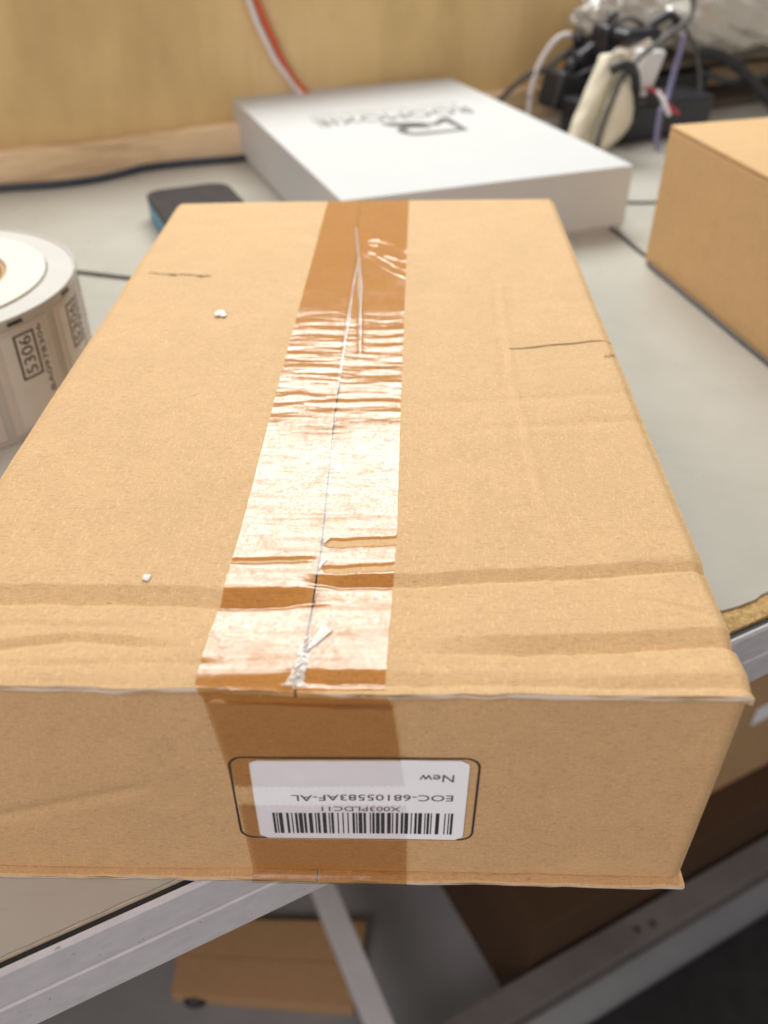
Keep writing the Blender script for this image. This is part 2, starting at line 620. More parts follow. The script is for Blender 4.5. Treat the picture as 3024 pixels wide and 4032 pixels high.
def top_z(x, y):
    x, y = np.asarray(x, float), np.asarray(y, float)
    z = np.full(np.broadcast(x, y).shape, H)
    v = np.clip(y / L, 0, 1)
    z = z + v * v * (-0.0020 + (x / W) * 0.0046)
    z = z + 0.0006 * vnoise(x * 18, y * 18, 1) + 0.00010 * vnoise(x * 90, y * 90, 2)
    z = z + crease(x, y, [(0, .0305), (.085, .0298), (.11, .0298)], 0.0026, 0.0062, 0.0160, -0.05, 0.108)
    z = z + crease(x, y, [(0, .0215), (.06, .0200)], 0.0005, 0.0022, 0.004, -0.05, 0.060)
    z = z + crease(x, y, [(0, .0112), (.030, .0118), (.046, .0150), (.069, .0126), (.1, .012)], 0.0015, 0.0030, 0.007, -0.05, 0.070)
    z = z + crease(x, y, [(0, .0045), (.08, .0070)], 0.0004, 0.0022, 0.004, -0.05, 0.085)
    z = z + crease(x, y, [(.11, .0375), (.134, .0386), (.224, .0465)], 0.0020, 0.0042, 0.0160, 0.112, 0.30)
    z = z + crease(x, y, [(.11, .0115), (.157, .0122), (.224, .0168)], 0.0026, 0.0055, 0.0100, 0.150, 0.30, 0.02)
    z = z + crease(x, y, [(.11, .0010), (.17, .0012), (.23, .001)], 0.0011, 0.0042, 0.010, 0.11, 0.30)
    z = z + crease(x, y, [(.16, .1400), (.2265, .1485)], 0.0005, 0.0030, 0.004, 0.150, 0.30, 0.02)
    z = z + crease(x, y, [(.16, .1215), (.2265, .1290)], 0.00065, 0.0030, 0.004, 0.165, 0.30, 0.02)
    z = z + crease(x, y, [(.17, .1700), (.2265, .1760)], 0.00025, 0.004, 0.005, 0.18, 0.30, 0.02)
    z = z + crease(x, y, [(.17, .2250), (.2265, .2330)], 0.00025, 0.005, 0.006, 0.18, 0.30, 0.02)
    z = z + crease(x, y, [(.2, .0350), (.2224, .0251)], 0.0005, 0.0015, 0.003, 0.203, 0.219, 0.004)
    # long ridge running away from the near end on the right flap
    xr = np.interp(y, [0, .0515, .074, .1146, .1584, .2384, .37], [.196, .1875, .1808, .1796, .1782, .1818, .184]) + 0.0006 * vnoise(y * 90, 0, 6)
    m_ = sstep(0.045, 0.07, y) * (1 - sstep(0.23, 0.27, y))
    z = z + 0.00042 * m_ * np.exp(-((x - xr) / 0.0013) ** 2) - 0.00025 * m_ * np.exp(-((x - xr + 0.003) / 0.0022) ** 2)
    # rolled-down near edge and side edges
    z = z - 0.0010 * (1 - sstep(-0.002, 0.004, y)) * (0.5 + 0.5 * vnoise(x * 40, 0, 7))
    z = z - 0.0016 * (1 - sstep(0.0, 0.0030, x)) - 0.0016 * sstep(W - 0.0030, W, x)
    z = z + 0.0004 * vnoise(x * 4, y * 30, 12) * (1 - sstep(0.03, 0.07, y))
    return z


def near_edge(x):
    return -0.0016 + 0.0006 * vnoise(x * 45, 0, 21) + 0.0004 * vnoise(x * 160, 0, 22)


def side_wob(y):
    return 0.0005 * vnoise(y * 60, 0, 31) * (1 - sstep(0.03, 0.08, y)) + 0.0006 * vnoise(y * 9, 0, 32)


def flap(name, x0, x1, seam_side):
    nx, ny = 96, 330
    us = np.linspace(0, 1, nx)
    vs_ = np.concatenate([np.linspace(0, 0.135, 150), np.linspace(0.135, 1, ny - 149)[1:]])
    X = np.zeros((ny, nx))
    Y = np.zeros((ny, nx))
    for j, v in enumerate(vs_):
        yy = v * (L + 0.001)
        if seam_side == 'R':
            xx = x0 + (float(seam_x(yy)) - seam_gap(yy) - x0) * us
        else:
            xa = float(seam_x(yy)) + seam_gap(yy)
            xx = xa + (x1 - xa) * us
        wob = side_wob(yy)
        if seam_side == 'R':
            xx = xx - (1 - us) * wob
        else:
            xx = xx + us * wob
        X[j] = xx
        Y[j] = (1 - v) * near_edge(xx) + v * (L + 0.001)
    Z = top_z(X, Y)
    verts = [(X[j, i], Y[j, i], Z[j, i]) for j in range(ny) for i in range(nx)]
    nb = len(verts)
    T = 0.0030
    th = T * (0.62 + 0.12 * vnoise(X * 70, 0, 41))
    verts += [(X[j, i], Y[j, i], Z[j, i] - (float(th[j, i]) if j == 0 else T)) for j in range(ny) for i in range(nx)]
    faces, fm = [], []
    for j in range(ny - 1):
        for i in range(nx - 1):
            a = j * nx + i
            faces.append((a, a + 1, a + nx + 1, a + nx))
            fm.append(0)
            faces.append((nb + a, nb + a + nx, nb + a + nx + 1, nb + a + 1))
            fm.append(0)
    for i in range(nx - 1):
        faces.append((nb + i, nb + i + 1, i + 1, i))
        fm.append(1)
        a = (ny - 1) * nx + i
        faces.append((a, a + 1, nb + a + 1, nb + a))
        fm.append(1)
    for j in range(ny - 1):
        a = j * nx
        faces.append((a, a + nx, nb + a + nx, nb + a))
        fm.append(1 if seam_side == 'L' else 0)
        a = j * nx + nx - 1
        faces.append((a, nb + a, nb + a + nx, a + nx))
        fm.append(1 if seam_side == 'R' else 0)
    o = mesh(name, verts, faces, [m_kraft, m_edge], carton, True, fm)
    return o


def finish_sharp(o, ang=40):
    me = o.data
    bm = bmesh.new()
    bm.from_mesh(me)
    for e_ in bm.edges:
        if len(e_.link_faces) == 2 and e_.calc_face_angle(0) > R(ang):
            e_.smooth = False
    bm.to_mesh(me)
    bm.free()


fL = flap('top_flap', 0.0, SEAM - 0.00035, 'R')
fR = flap('top_flap', SEAM + 0.00035, W, 'L')
finish_sharp(fL, 50)
finish_sharp(fR, 50)


def panel_front():
    nx, nz = 150, 62
    verts, faces = [], []
    z0, z1 = 0.0032, H - 0.0034
    for j in range(nz):
        z = z0 + (z1 - z0) * j / (nz - 1)
        for i in range(nx):
            x = 0.0008 + (W - 0.0016) * i / (nx - 1)
            y = 0.0005 * float(vnoise(x * 22, z * 22, 51)) + 0.00007 * float(vnoise(x * 120, z * 120, 52))
            # soft crease across the lower left, shallow vertical wrinkles
            y += 0.0007 * math.exp(-((z - (0.040 + 0.35 * (x - 0.045))) / 0.0022) ** 2) * float(1 - sstep(0.055, 0.068, x))
            y += 0.00030 * math.exp(-((x - 0.178) / 0.004) ** 2) * float(1 - sstep(0.05, 0.07, z))
            y += 0.0018 * (1 - float(sstep(0, 0.003, x))) + 0.0018 * float(sstep(W - 0.004, W, x))
            verts.append((x, y, z))
    nb = len(verts)
    verts += [(v[0], 0.0042, v[2]) for v in verts]
    for j in range(nz - 1):
        for i in range(nx - 1):
            a = j * nx + i
            faces.append((a, a + 1, a + nx + 1, a + nx))
            faces.append((nb + a, nb + a + nx, nb + a + nx + 1, nb + a + 1))
    for i in range(nx - 1):
        faces.append((nb + i, nb + i + 1, i + 1, i))
        a = (nz - 1) * nx + i
        faces.append((a, a + 1, nb + a + 1, nb + a))
    for j in range(nz - 1):
        a = j * nx
        faces.append((a, a + nx, nb + a + nx, nb + a))
        a = j * nx + nx - 1
        faces.append((a, nb + a, nb + a + nx, a + nx))
    return mesh('end_panel', verts, faces, m_kraft, carton, True)


pf_ = panel_front()
finish_sharp(pf_, 50)


def board(name, x0, x1, y0, y1, z0, z1, bevel=0.0007, mat=None):
    return slab(name, [(x0, y0), (x1, y0), (x1, y1), (x0, y1)], z0, z1, mat or m_kraft, carton, bevel)


board('end_panel', 0.0008, W - 0.0008, L - 0.0042, L - 0.0005, 0.0032, H - 0.0065)
board('side_panel', 0.0004, 0.0040, 0.0044, L - 0.0045, 0.0032, H - 0.0065)
board('side_panel', W - 0.0040, W - 0.0004, 0.0044, L - 0.0045, 0.0032, H - 0.0065)
# folded-in short flap under the top flaps, seen as the shadow line and the crushed corner
board('inner_flap', 0.003, W - 0.003, 0.0046, 0.09, H - 0.0066, H - 0.0050)


def bottom_flap(x0, x1):
    nx = 110
    xs = np.linspace(x0, x1, nx)
    rows = []
    yn = -0.0030 + 0.0003 * vnoise(xs * 50, 0, 61) + 0.0002 * vnoise(xs * 170, 0, 62)
    verts, faces, fm = [], [], []
    for i, x in enumerate(xs):
        y_ = float(yn[i])
        zt = 0.0028 + 0.0003 * float(vnoise(x * 60, 0, 63))
        verts += [(x, 0.004, zt), (x, y_ + 0.0004, zt), (x, y_, zt - 0.0005), (x, y_ + 0.0002, 0.0012), (x, y_ + 0.0006, 0.0),
                  (x, L - 0.0003, 0.0), (x, L - 0.0003, 0.0028)]
    k = 7
    for i in range(nx - 1):
        for j in range(k):
            faces.append((i * k + j, i * k + (j + 1) % k, (i + 1) * k + (j + 1) % k, (i + 1) * k + j))
            fm.append(1 if j in (2, 3) else 0)
    faces += [tuple(range(k))[::-1], tuple((nx - 1) * k + j for j in range(k))]
    fm += [0, 0]
    o = mesh('bottom_flap', verts, faces, [m_kraft, m_edge], carton, False, fm)
    return o


bottom_flap(0.0, SEAM - 0.0003)
bottom_flap(SEAM + 0.0003, W)

# small slits in the board: hand-hole cuts left and right
def slit(name, p, q, w, mat, parent=carton):
    n = 24
    verts, faces = [], []
    for i in range(n):
        t = i / (n - 1)
        x = p[0] + (q[0] - p[0]) * t
        y = p[1] + (q[1] - p[1]) * t + 0.0009 * float(vnoise(t * 5, 0, int(p[0] * 1e4)))
        ww = w * (0.25 + 0.75 * math.sin(math.pi * min(max(t, .04), .96))) * (0.7 + 0.5 * abs(float(vnoise(t * 7, 3, 5))))
        for s_, dz in ((-1, 0.00018), (0, 0.00010), (1, 0.00018)):
            verts.append((x, y + s_ * ww, float(top_z(x, y + s_ * ww)) + dz))
    for i in range(n - 1):
        for j in range(2):
            a = i * 3 + j
            faces.append((a, a + 3, a + 4, a + 1))
    return mesh(name, verts, faces, mat, parent)


m_cut = plain('cut_in_board', (0.20, 0.12, 0.06), 0.9, var=0.4, scale=300)
m_cut2 = plain('shallow_scratch', (0.42, 0.265, 0.135), 0.9, var=0.4, scale=300)
slit('slit', (.0085, .2634), (.0402, .2600), 0.0011, m_cut2)
slit('slit', (.0190, .2617), (.0235, .2612), 0.0012, m_cut)
slit('slit', (.0330, .2600), (.0400, .2603), 0.0011, m_cut)
slit('slit', (.1797, .1830), (.2240, .1916), 0.0006, m_cut)
slit('scuff', (.2180, .1765), (.2232, .1790), 0.0012, m_cut2)

# ---- packing tape
def tape_left(y):
    return np.interp(y, [0, .0032, .0604, .164, .368], [.0823, .0824, .0850, .0864, .0903])


TW = 0.0482


def tape_h(u, y, x):
    """wrinkle height of the film above the board"""
    sx_ = seam_x(y)
    right = (x > sx_)
    sd = np.where(right, 71.0, 72.0)
    near = 1 - sstep(0.13, 0.21, y)
    band = sstep(0.11, 0.14, y) * (1 - sstep(0.20, 0.23, y))
    yw = y + 0.0009 * vnoise(u * 5, y * 30, 75) + 0.0002 * vnoise(u * 40, y * 200, 76)
    a = np.where(right, vnoise(yw * 260, u * 2.2, 71), vnoise(yw * 260 + 40, u * 2.2, 72))
    b = np.where(right, vnoise(yw * 640, u * 6, 73), vnoise(yw * 640 + 9, u * 6, 74))
    h = 0.00016 * band * a + 0.00006 * band * b + 0.00003 * near * a + 0.000022 * near * b
    h = h + crease(x, y, [(.0, .047), (.1105, .0475), (.15, .049)], 0.0004, 0.0016, 0.003, -0.05, 0.109, 0.003)
    h = h + crease(x, y, [(.11, .0550), (.15, .0585)], 0.0007, 0.0026, 0.004, 0.1115, 0.20, 0.002)
    h = h + crease(x, y, [(.11, .0430), (.15, .0470)], 0.0006, 0.0022, 0.004, 0.1115, 0.20, 0.004)
    # groove where the film sags into the seam
    h = h - (0.00006 + 0.00010 * (1 - sstep(0.12, 0.20, y))) * np.exp(-((x - sx_) / 0.0006) ** 2)
    # bubbles: long soft ridges in the far half
    f = sstep(0.165, 0.18, y) * (1 - sstep(0.325, 0.345, y))
    xr = np.interp(y, [.17, .20, .25, .29, .33], [.1175, .1165, .1150, .1125, .1085])
    h = h + 0.00055 * f * np.exp(-((x - xr) / 0.0012) ** 2)
    xl = np.interp(y, [.15, .20, .25, .29], [.1100, .1105, .1110, .1125])
    f2 = sstep(0.15, 0.17, y) * (1 - sstep(0.25, 0.29, y))
    h = h + 0.00035 * f2 * np.exp(-((x - xl) / 0.0010) ** 2)
    for (pts, amp, w_r) in (([(.1155, .3060), (.121, .3085), (.136, .2925)], .00050, .0010), ([(.116, .3000), (.124, .2990), (.136, .2880)], .00036, .0008), ([(.1145, .2920), (.121, .2880), (.136, .2775)], .00052, .0010),
                            ([(.113, .2860), (.118, .2895), (.126, .2780), (.136, .2655)], .00040, .0009), ([(.1125, .2805), (.117, .2860), (.124, .2710), (.136, .2560)], .00055, .0011), ([(.118, .3120), (.124, .3030), (.128, .2900)], .00036, .0009)):
        yc = np.interp(x, [q[0] for q in pts], [q[1] for q in pts]) + 0.0008 * vnoise(x * 260, 0, int(pts[0][1] * 1e4))
        mk = sstep(pts[0][0] - 0.001, pts[0][0] + 0.003, x) * (0.55 + 0.45 * vnoise(x * 210, 0, int(pts[0][1] * 1e4) + 3))
        if pts[-1][0] < .13:
            mk = mk * (1 - sstep(pts[-1][0] - .002, pts[-1][0], x))
        h = h + amp * mk * np.exp(-((y - yc) / w_r) ** 2)
    return h


def tape_top():
    nx = 97
    ys = np.concatenate([np.linspace(L + 0.0008, 0.24, 190), np.linspace(0.24, 0.10, 360)[1:], np.linspace(0.10, 0.0, 230)[1:]])
    us = np.linspace(0, 1, nx)
    verts, faces = [], []
    for y in ys:
        x = tape_left(y) + us * TW
        z = top_z(x, np.full(nx, y)) + 0.00030 + tape_h(us, np.full(nx, y), x)
        verts += [(float(a), float(y), float(b)) for a, b in zip(x, z)]
    # over the near edge and down to the end panel
    x0, x1 = 0.0823, 0.0842
    for t in np.linspace(0, 1, 26)[1:]:
        xl = x0 + (x1 - x0) * t
        x = xl + us * TW
        e_ = near_edge(x)
        zt = top_z(x, np.zeros(nx))
        ang = t * math.pi / 2
        y = e_ * np.minimum(1, 1.6 * math.sin(ang)) - 0.0004 + 0.0010 * sstep(0.45, 1, t) + 0.00045 * vnoise(us * 16, t * 3, 81) * math.sin(math.pi * t)
        z = zt + 0.0003 - 0.0068 * (1 - math.cos(ang)) + 0.0003 * vnoise(us * 22, t * 4, 82) * math.sin(math.pi * t)
        verts += [(float(a), float(b), float(c)) for a, b, c in zip(x, y, z)]
    nr = len(verts) // nx
    for j in range(nr - 1):
        for i in range(nx - 1):
            a = j * nx + i
            faces.append((a, a + nx, a + nx + 1, a + 1))
    return mesh('packing_tape', verts, faces, m_tape, carton, True)


def front_y(x, z):
    return 0.0005 * vnoise(x * 22, z * 22, 51) + 0.00007 * vnoise(x * 120, z * 120, 52)


def tape_front(zt, zb, xlt, xlb, zig_bottom, zig_top):
    nx, nz = 121, 60
    us = np.linspace(0, 1, nx)
    zig = 0.0011 * np.abs(((us * 26) % 1) * 2 - 1)
    verts, faces = [], []
    for j in range(nz):
        t = j / (nz - 1)
        top = zt + (zig if zig_top else 0)
        bot = zb - (zig if zig_bottom else 0)
        z = top * (1 - t) + bot * t
        x = (xlt * (1 - t) + xlb * t) + us * TW
        y = front_y(x, z) - 0.0009 + 0.00006 * vnoise(us * 30, z * 300, 85)
        y = y - 0.00008 * np.exp(-((x - SEAM + 0.0005) / 0.0012) ** 2)
        verts += [(float(a), float(b), float(c)) for a, b, c in zip(x, y, z)]
    for j in range(nz - 1):
        for i in range(nx - 1):
            a = j * nx + i
            faces.append((a, a + nx, a + nx + 1, a + 1))
    return mesh('packing_tape', verts, faces, m_tape_front, carton, True)


tape = tape_top()
tape_front(0.0846, 0.0492, 0.0842, 0.0880, True, False)
tape_front(0.0392, 0.0042, 0.0885, 0.0893, False, True)
# lower strip rolling over the bottom flap
vv, ff = [], []
for (y, z) in ((-0.0009, 0.0042), (-0.0033, 0.0034), (-0.0038, 0.0016), (-0.0028, -0.0001)):
    for i in range(25):
        vv.append((0.0893 + TW * i / 24, y + 0.0002 * float(vnoise(i * .8, z * 900, 3)), z))
for j in range(3):
    for i in range(24):
        a = j * 25 + i
        ff.append((a, a + 25, a + 26, a + 1))
mesh('packing_tape', vv, ff, m_tape_front, carton, True)

# torn white shreds of film where the seam meets the near edge
m_shard = plain('white_torn_film', (0.86, 0.86, 0.84), 0.35, spec=0.6, var=0.04, scale=400)
for (tipx, tipy, endx, endy, wd, lift) in ((.1092, .0110, .1150, .0200, .0034, .0007), (.1104, .0440, .1120, .0482, .0013, .0003), (.1110, .0555, .1124, .0580, .0011, .0003)):
    a_, b_ = np.array([tipx, tipy]), np.array([endx, endy])
    dd = (b_ - a_) / np.linalg.norm(b_ - a_)
    pp_ = np.array([-dd[1], dd[0]])
    top, bot = [], []
    ks = (0.0, .22, .5, .78, 1.0)
    for q_, t in enumerate(ks):
        w0 = wd * (0.04 + 0.96 * t ** 0.8)
        for sgn in (-1, 1):
            jit = 0.25 * wd * (random.random() - .5)
            e2 = a_ + dd * (np.linalg.norm(b_ - a_) * t + (jit if t == 1.0 else 0)) + pp_ * sgn * (w0 / 2 + jit * .4)
            zz = float(top_z(e2[0], e2[1])) + 0.00055 + lift * t * (1 if sgn > 0 else .35)
            top.append((e2[0], e2[1], zz))
            bot.append((e2[0], e2[1], zz - .00012))
    vv_ = top + bot
    n_ = len(top)
    ff_ = []
    for q_ in range(len(ks) - 1):
        a = 2 * q_
        ff_ += [(a, a + 1, a + 3, a + 2), (n_ + a, n_ + a + 2, n_ + a + 3, n_ + a + 1), (a, a + 2, n_ + a + 2, n_ + a), (a + 1, n_ + a + 1, n_ + a + 3, a + 3)]
    ff_ += [(0, n_, n_ + 1, 1), (n_ - 2, n_ - 1, 2 * n_ - 1, 2 * n_ - 2)]
    mesh('torn_film', vv_, ff_, m_shred2, carton)
# crumpled film bunched up where the seam meets the near edge
vv_, ff_ = [], []
gx, gy = 26, 44
for j_ in range(gy):
    v_ = j_ / (gy - 1)
    y_ = 0.0002 + 0.0165 * v_
    cx_ = float(np.interp(y_, [0, .006, .012, .017], [.1076, .1084, .1092, .1096]))
    hw_ = 0.0030 * (1 - 0.72 * v_) * (0.75 + 0.5 * abs(float(vnoise(v_ * 9, 0, 91))))
    for i_ in range(gx):
        u_ = i_ / (gx - 1) * 2 - 1
        x_ = cx_ + u_ * hw_ + 0.0003 * float(vnoise(v_ * 22, u_ * 2, 92))
        rr_ = 1 - 2 * abs(float(vnoise((x_ * 700 - y_ * 520), (x_ * 300 + y_ * 210), 93)))
        r2_ = 1 - 2 * abs(float(vnoise((x_ * 1500 - y_ * 900), (x_ * 500 + y_ * 700), 94)))
        z_ = float(top_z(x_, y_)) + 0.00042 + (0.00045 * max(0, rr_) + 0.00018 * max(0, r2_)) * (1 - u_ * u_)
        vv_.append((x_, y_, z_))
for j_ in range(gy - 1):
    for i_ in range(gx - 1):
        a = j_ * gx + i_
        ff_.append((a, a + 1, a + gx + 1, a + gx))
mesh('torn_film', vv_, ff_, m_shred2, carton)
# pale ribbons where the film has lifted off the seam
for (path, wd) in (([(.1092, .3250), (.1112, .2950), (.1132, .2700), (.1150, .2350), (.1163, .2000), (.1172, .1760)], .0022), ([(.1128, .2800), (.1114, .2500), (.1108, .2150), (.1100, .1750), (.1098, .1480)], .0018)):
    C_ = catmull([(a, b, 0) for a, b in path], 14)
    vv_, ff_ = [], []
    for q_, c in enumerate(C_):
        t = q_ / (len(C_) - 1)
        ww = wd * (0.25 + 0.75 * math.sin(math.pi * min(1, max(0, .06 + .9 * t)))) * (1 + .35 * float(vnoise(t * 9, 0, 17)))
        for sgn in (-1, 0, 1):
            xx_, yy_ = c[0] + sgn * ww / 2, c[1]
            base_ = float(top_z(xx_, yy_)) + 0.00034 + max(0.0, float(tape_h(np.array(.5), np.array(yy_), np.array(xx_))))
            vv_.append((xx_, yy_, base_ + (0.00022 if sgn == 0 else 0.00005)))
    for q_ in range(len(C_) - 1):
        for b_ in (0, 1):
            a = q_ * 3 + b_
            ff_.append((a, a + 3, a + 4, a + 1))
    mesh('lifted_film', vv_, ff_, m_lift, carton, True)

# ---- label with print, upside down on the end panel
def rrect(x0, x1, z0, z1, r, n=6):
    pts = []
    for (cx, cz, a0_) in ((x1 - r, z1 - r, 0), (x0 + r, z1 - r, 90), (x0 + r, z0 + r, 180), (x1 - r, z0 + r, 270)):
        for i in range(n + 1):
            a = R(a0_ + 90 * i / n)
            pts.append((cx + r * math.cos(a), cz + r * math.sin(a)))
    return pts


def on_front(x, z, off):
    return float(front_y(x, z)) - off


def sheet_front(name, x0, x1, z0, z1, mat, off, parent, r=0.0):
    """paper sheet following the panel"""
    nx, nz = 40, 26
    verts, faces = [], []
    for j in range(nz):
        z = z0 + (z1 - z0) * j / (nz - 1)
        ins = 0.0
        if r:
            dd = max(0.0, r - min(z - z0, z1 - z))
            ins = r - math.sqrt(max(0.0, r * r - dd * dd))
        for i in range(nx):
            x = (x0 + ins) + (x1 - x0 - 2 * ins) * i / (nx - 1)
            verts.append((x, on_front(x, z, off), z))
    for j in range(nz - 1):
        for i in range(nx - 1):
            a = j * nx + i
            faces.append((a, a + 1, a + nx + 1, a + nx))
    return mesh(name, verts, faces, mat, parent, True)


label = sheet_front('address_label', LX0, LX1, LZ0, LZ1, m_paper, 0.00040, carton, 0.0024)
label['label'] = 'white barcode label, upside down'


def text_mesh(txt, size):
    cu = bpy.data.curves.new('txt', 'FONT')
    cu.body = txt
    cu.size = size
    cu.resolution_u = 3
    o = bpy.data.objects.new('txt', cu)
    scene.collection.objects.link(o)
    bpy.context.view_layer.update()
    me = bpy.data.meshes.new_from_object(o.evaluated_get(bpy.context.evaluated_depsgraph_get()))
    bpy.data.objects.remove(o)
    v = np.array([tuple(q.co) for q in me.vertices])
    f = [tuple(p_.vertices) for p_ in me.polygons]
    bpy.data.meshes.remove(me)
    v[:, 0] -= v[:, 0].min()
    v[:, 1] -= v[:, 1].min()
    return v, f


def front_text(txt, xr, xl, z_top, z_bot, mat):
    """rotated by 180 degrees: starts at xr, runs towards smaller x; letter tops point down"""
    v, f = text_mesh(txt, 0.004)
    sx = (xr - xl) / v[:, 0].max()
    sz = (z_top - z_bot) / v[:, 1].max()
    verts = []
    for q in v:
        x = xr - q[0] * sx
        z = z_top - q[1] * sz
        verts.append((x, on_front(x, z, 0.00055), z))
    return mesh('printed_text', verts, f, mat, label)


front_text('New', .1499, .1402, .0541, .0507, m_grey_ink)
front_text('EOC-68105583AF-AL', .1501, .1039, .0443, .0414, m_grey_ink)
front_text('X003PLDC11', .1352, .1123, .0384, .0362, m_grey_ink)
code = '211214 331121 123122 123122 221132 313121 132131 112313 131321 123221 123221 312212 2331112'.replace(' ', '')
tot = sum(int(c) for c in code)
x = .1506
mod = (.1506 - .0978) / tot
verts, faces = [], []
for i, c in enumerate(code):
    w = int(c) * mod
    if i % 2 == 0:
        for (xx, zz) in ((x - mod * .05, .0247), (x - w + mod * .05, .0247), (x - w + mod * .05, .0354), (x - mod * .05, .0354)):
            verts.append((xx, on_front(xx, zz, 0.00055), zz))
        b_ = len(verts) - 4
        faces.append((b_, b_ + 1, b_ + 2, b_ + 3))
    x -= w
mesh('barcode', verts, faces, m_black_ink, label)

# printed frame on the board around the label
o_, i_ = rrect(.0873, .1570, .0212, .0614, .0042), rrect(.0879, .1564, .0218, .0608, .0037)
verts = [(x, on_front(x, z, 0.00022), z) for x, z in o_] + [(x, on_front(x, z, 0.00022), z) for x, z in i_]
k_ = len(o_)
mesh('printed_frame', verts, [(j, (j + 1) % k_, k_ + (j + 1) % k_, k_ + j) for j in range(k_)], m_black_ink, carton)

# two white crumbs lying on the lid
def crumb(name, x, y, r, label_):
    bm = bmesh.new()
    bmesh.ops.create_icosphere(bm, subdivisions=2, radius=1)
    for v in bm.verts:
        c = v.co
        c *= 1 + 0.55 * float(vnoise(c.x * 2.3 + 5, c.y * 2.3 + c.z * 2, int(x * 999)))
        c.x *= r * 1.25
        c.y *= r
        c.z *= r * 0.40
    zmin = min(v.co.z for v in bm.verts)
    bmesh.ops.translate(bm, verts=bm.verts, vec=(0, 0, -zmin))
    o = from_bm(name, bm, m_flake, None, False)
    o.location = (x, y, float(top_z(x, y)) + 0.0003)
    return tag(o, label_, 'crumb')


crumb('paper_crumb', .0533, .2134, .0021, 'larger white crumb on the carton lid, beside the far half of the tape')
crumb('paper_crumb', .0612, .0388, .0012, 'tiny white crumb on the carton lid, just behind the crease at its label end')

# ------------------------------------------------------------------ white gift-style box
wb_c = [onz(500, 207, .053), onz(735, 430, .053), onz(1375, 360, .053), onz(970, 168, .053)]
cc = np.mean(np.array(wb_c), axis=0)[:2]
d_long = np.array(wb_c[1][:2]) - np.array(wb_c[0][:2]) + np.array(wb_c[2][:2]) - np.array(wb_c[3][:2])
d_len = np.linalg.norm(d_long) / 2
d_long /= np.linalg.norm(d_long)
d_sh = np.array([-d_long[1], d_long[0]])
d_wid = 0.253
wbox = empty('white_box', (cc[0], cc[1], 0.0), math.atan2(d_long[1], d_long[0]))
tag(wbox, 'flat white lidded box printed with a grey logo, behind the taped carton', 'box')
hl, hw = d_len / 2, d_wid / 2
slab('box_lid', [(-hl, -hw), (hl, -hw), (hl, hw), (-hl, hw)], 0.004, 0.053, m_white_card, wbox, 0.0012, 3, False)
slab('box_base', [(-hl + .002, -hw + .002), (hl - .002, -hw + .002), (hl - .002, hw - .002), (-hl + .002, hw - .002)], 0.0003, 0.0038, m_white_card, wbox)


def wb_local(x, y, z=.053):
    q = np.array(onz(x, y, z))[:2] - cc
    return np.array([q @ d_long, q @ d_sh])


# the print reads from the far side: its text runs from the right corner to the left one
tl, tr_ = wb_local(1000, 229), wb_local(675, 262)
run = tr_ - tl
run_l = np.linalg.norm(run)
ru = np.array([0.0, -1.0]) if abs(run[1]) > abs(run[0]) else np.array([1.0, 0.0])
ru = run / run_l
ru = np.array([0, math.copysign(1, run[1])]) if abs(run[1]) > abs(run[0]) else np.array([math.copysign(1, run[0]), 0])
rv = np.array([-ru[1], ru[0]])             # up direction of the letters


def wb_text(txt, start, length, height, mat, z):
    v, f = text_mesh(txt, 0.02)
    sx, sy = length / v[:, 0].max(), height / v[:, 1].max()
    verts = [(*(start + ru * q[0] * sx + rv * q[1] * sy), z) for q in v]
    mesh('printed_text', verts, f, mat, wbox)


mid = (tl + tr_) / 2
st = mid - ru * run_l / 2
wb_text('ROOMOXIE', st, run_l, 0.0260, m_ink, 0.05320)
vv_, ff_ = [], []
xx_ = 0.002
while xx_ < run_l - 0.004:                      # fine print too small to read: a row of little marks
    ww_ = random.uniform(.0022, .0042)
    hh_ = random.uniform(.0085, .0115)
    for (a, b) in ((0, 0), (ww_, 0), (ww_, hh_), (0, hh_)):
        vv_.append((*(st - rv * 0.019 + ru * (xx_ + a) + rv * b), 0.05320))
    ff_.append(tuple(range(len(vv_) - 4, len(vv_))))
    xx_ += ww_ + random.choice((.0012, .0012, .0014, .0045))
mesh('fine_print', vv_, ff_, m_ink_light, wbox)
# logo: a roof-topped letter R drawn as strokes
lc = mid + rv * 0.058 - ru * 0.012


def stroke(pts, w, name='printed_logo'):
    verts, faces = [], []
    P = [np.array(q, float) for q in pts]
    for i, q in enumerate(P):
        t = P[min(i + 1, len(P) - 1)] - P[max(i - 1, 0)]
        t /= np.linalg.norm(t)
        nrm = np.array([-t[1], t[0]])
        for s_ in (-1, 1):
            a = q + nrm * s_ * w / 2
            verts.append((*(lc + ru * a[0] + rv * a[1]), 0.05322))
    for i in range(len(P) - 1):
        faces.append((2 * i, 2 * i + 2, 2 * i + 3, 2 * i + 1))
    return mesh(name, verts, faces, m_ink, wbox)


arc = [(0.012 + 0.0135 * math.cos(R(a)), 0.0085 + 0.0135 * math.sin(R(a))) for a in range(90, -91, -15)]
stroke([(-0.030, -0.022), (-0.030, 0.022), (0.012, 0.022)] + arc[1:] + [(-0.002, -0.005)], 0.0085)
stroke([(-0.030, -0.020), (-0.012, -0.004), (0.004, -0.014), (0.034, -0.022)], 0.0085)
stroke([(-0.004, 0.004), (0.012, -0.006), (0.030, -0.016)], 0.0065)

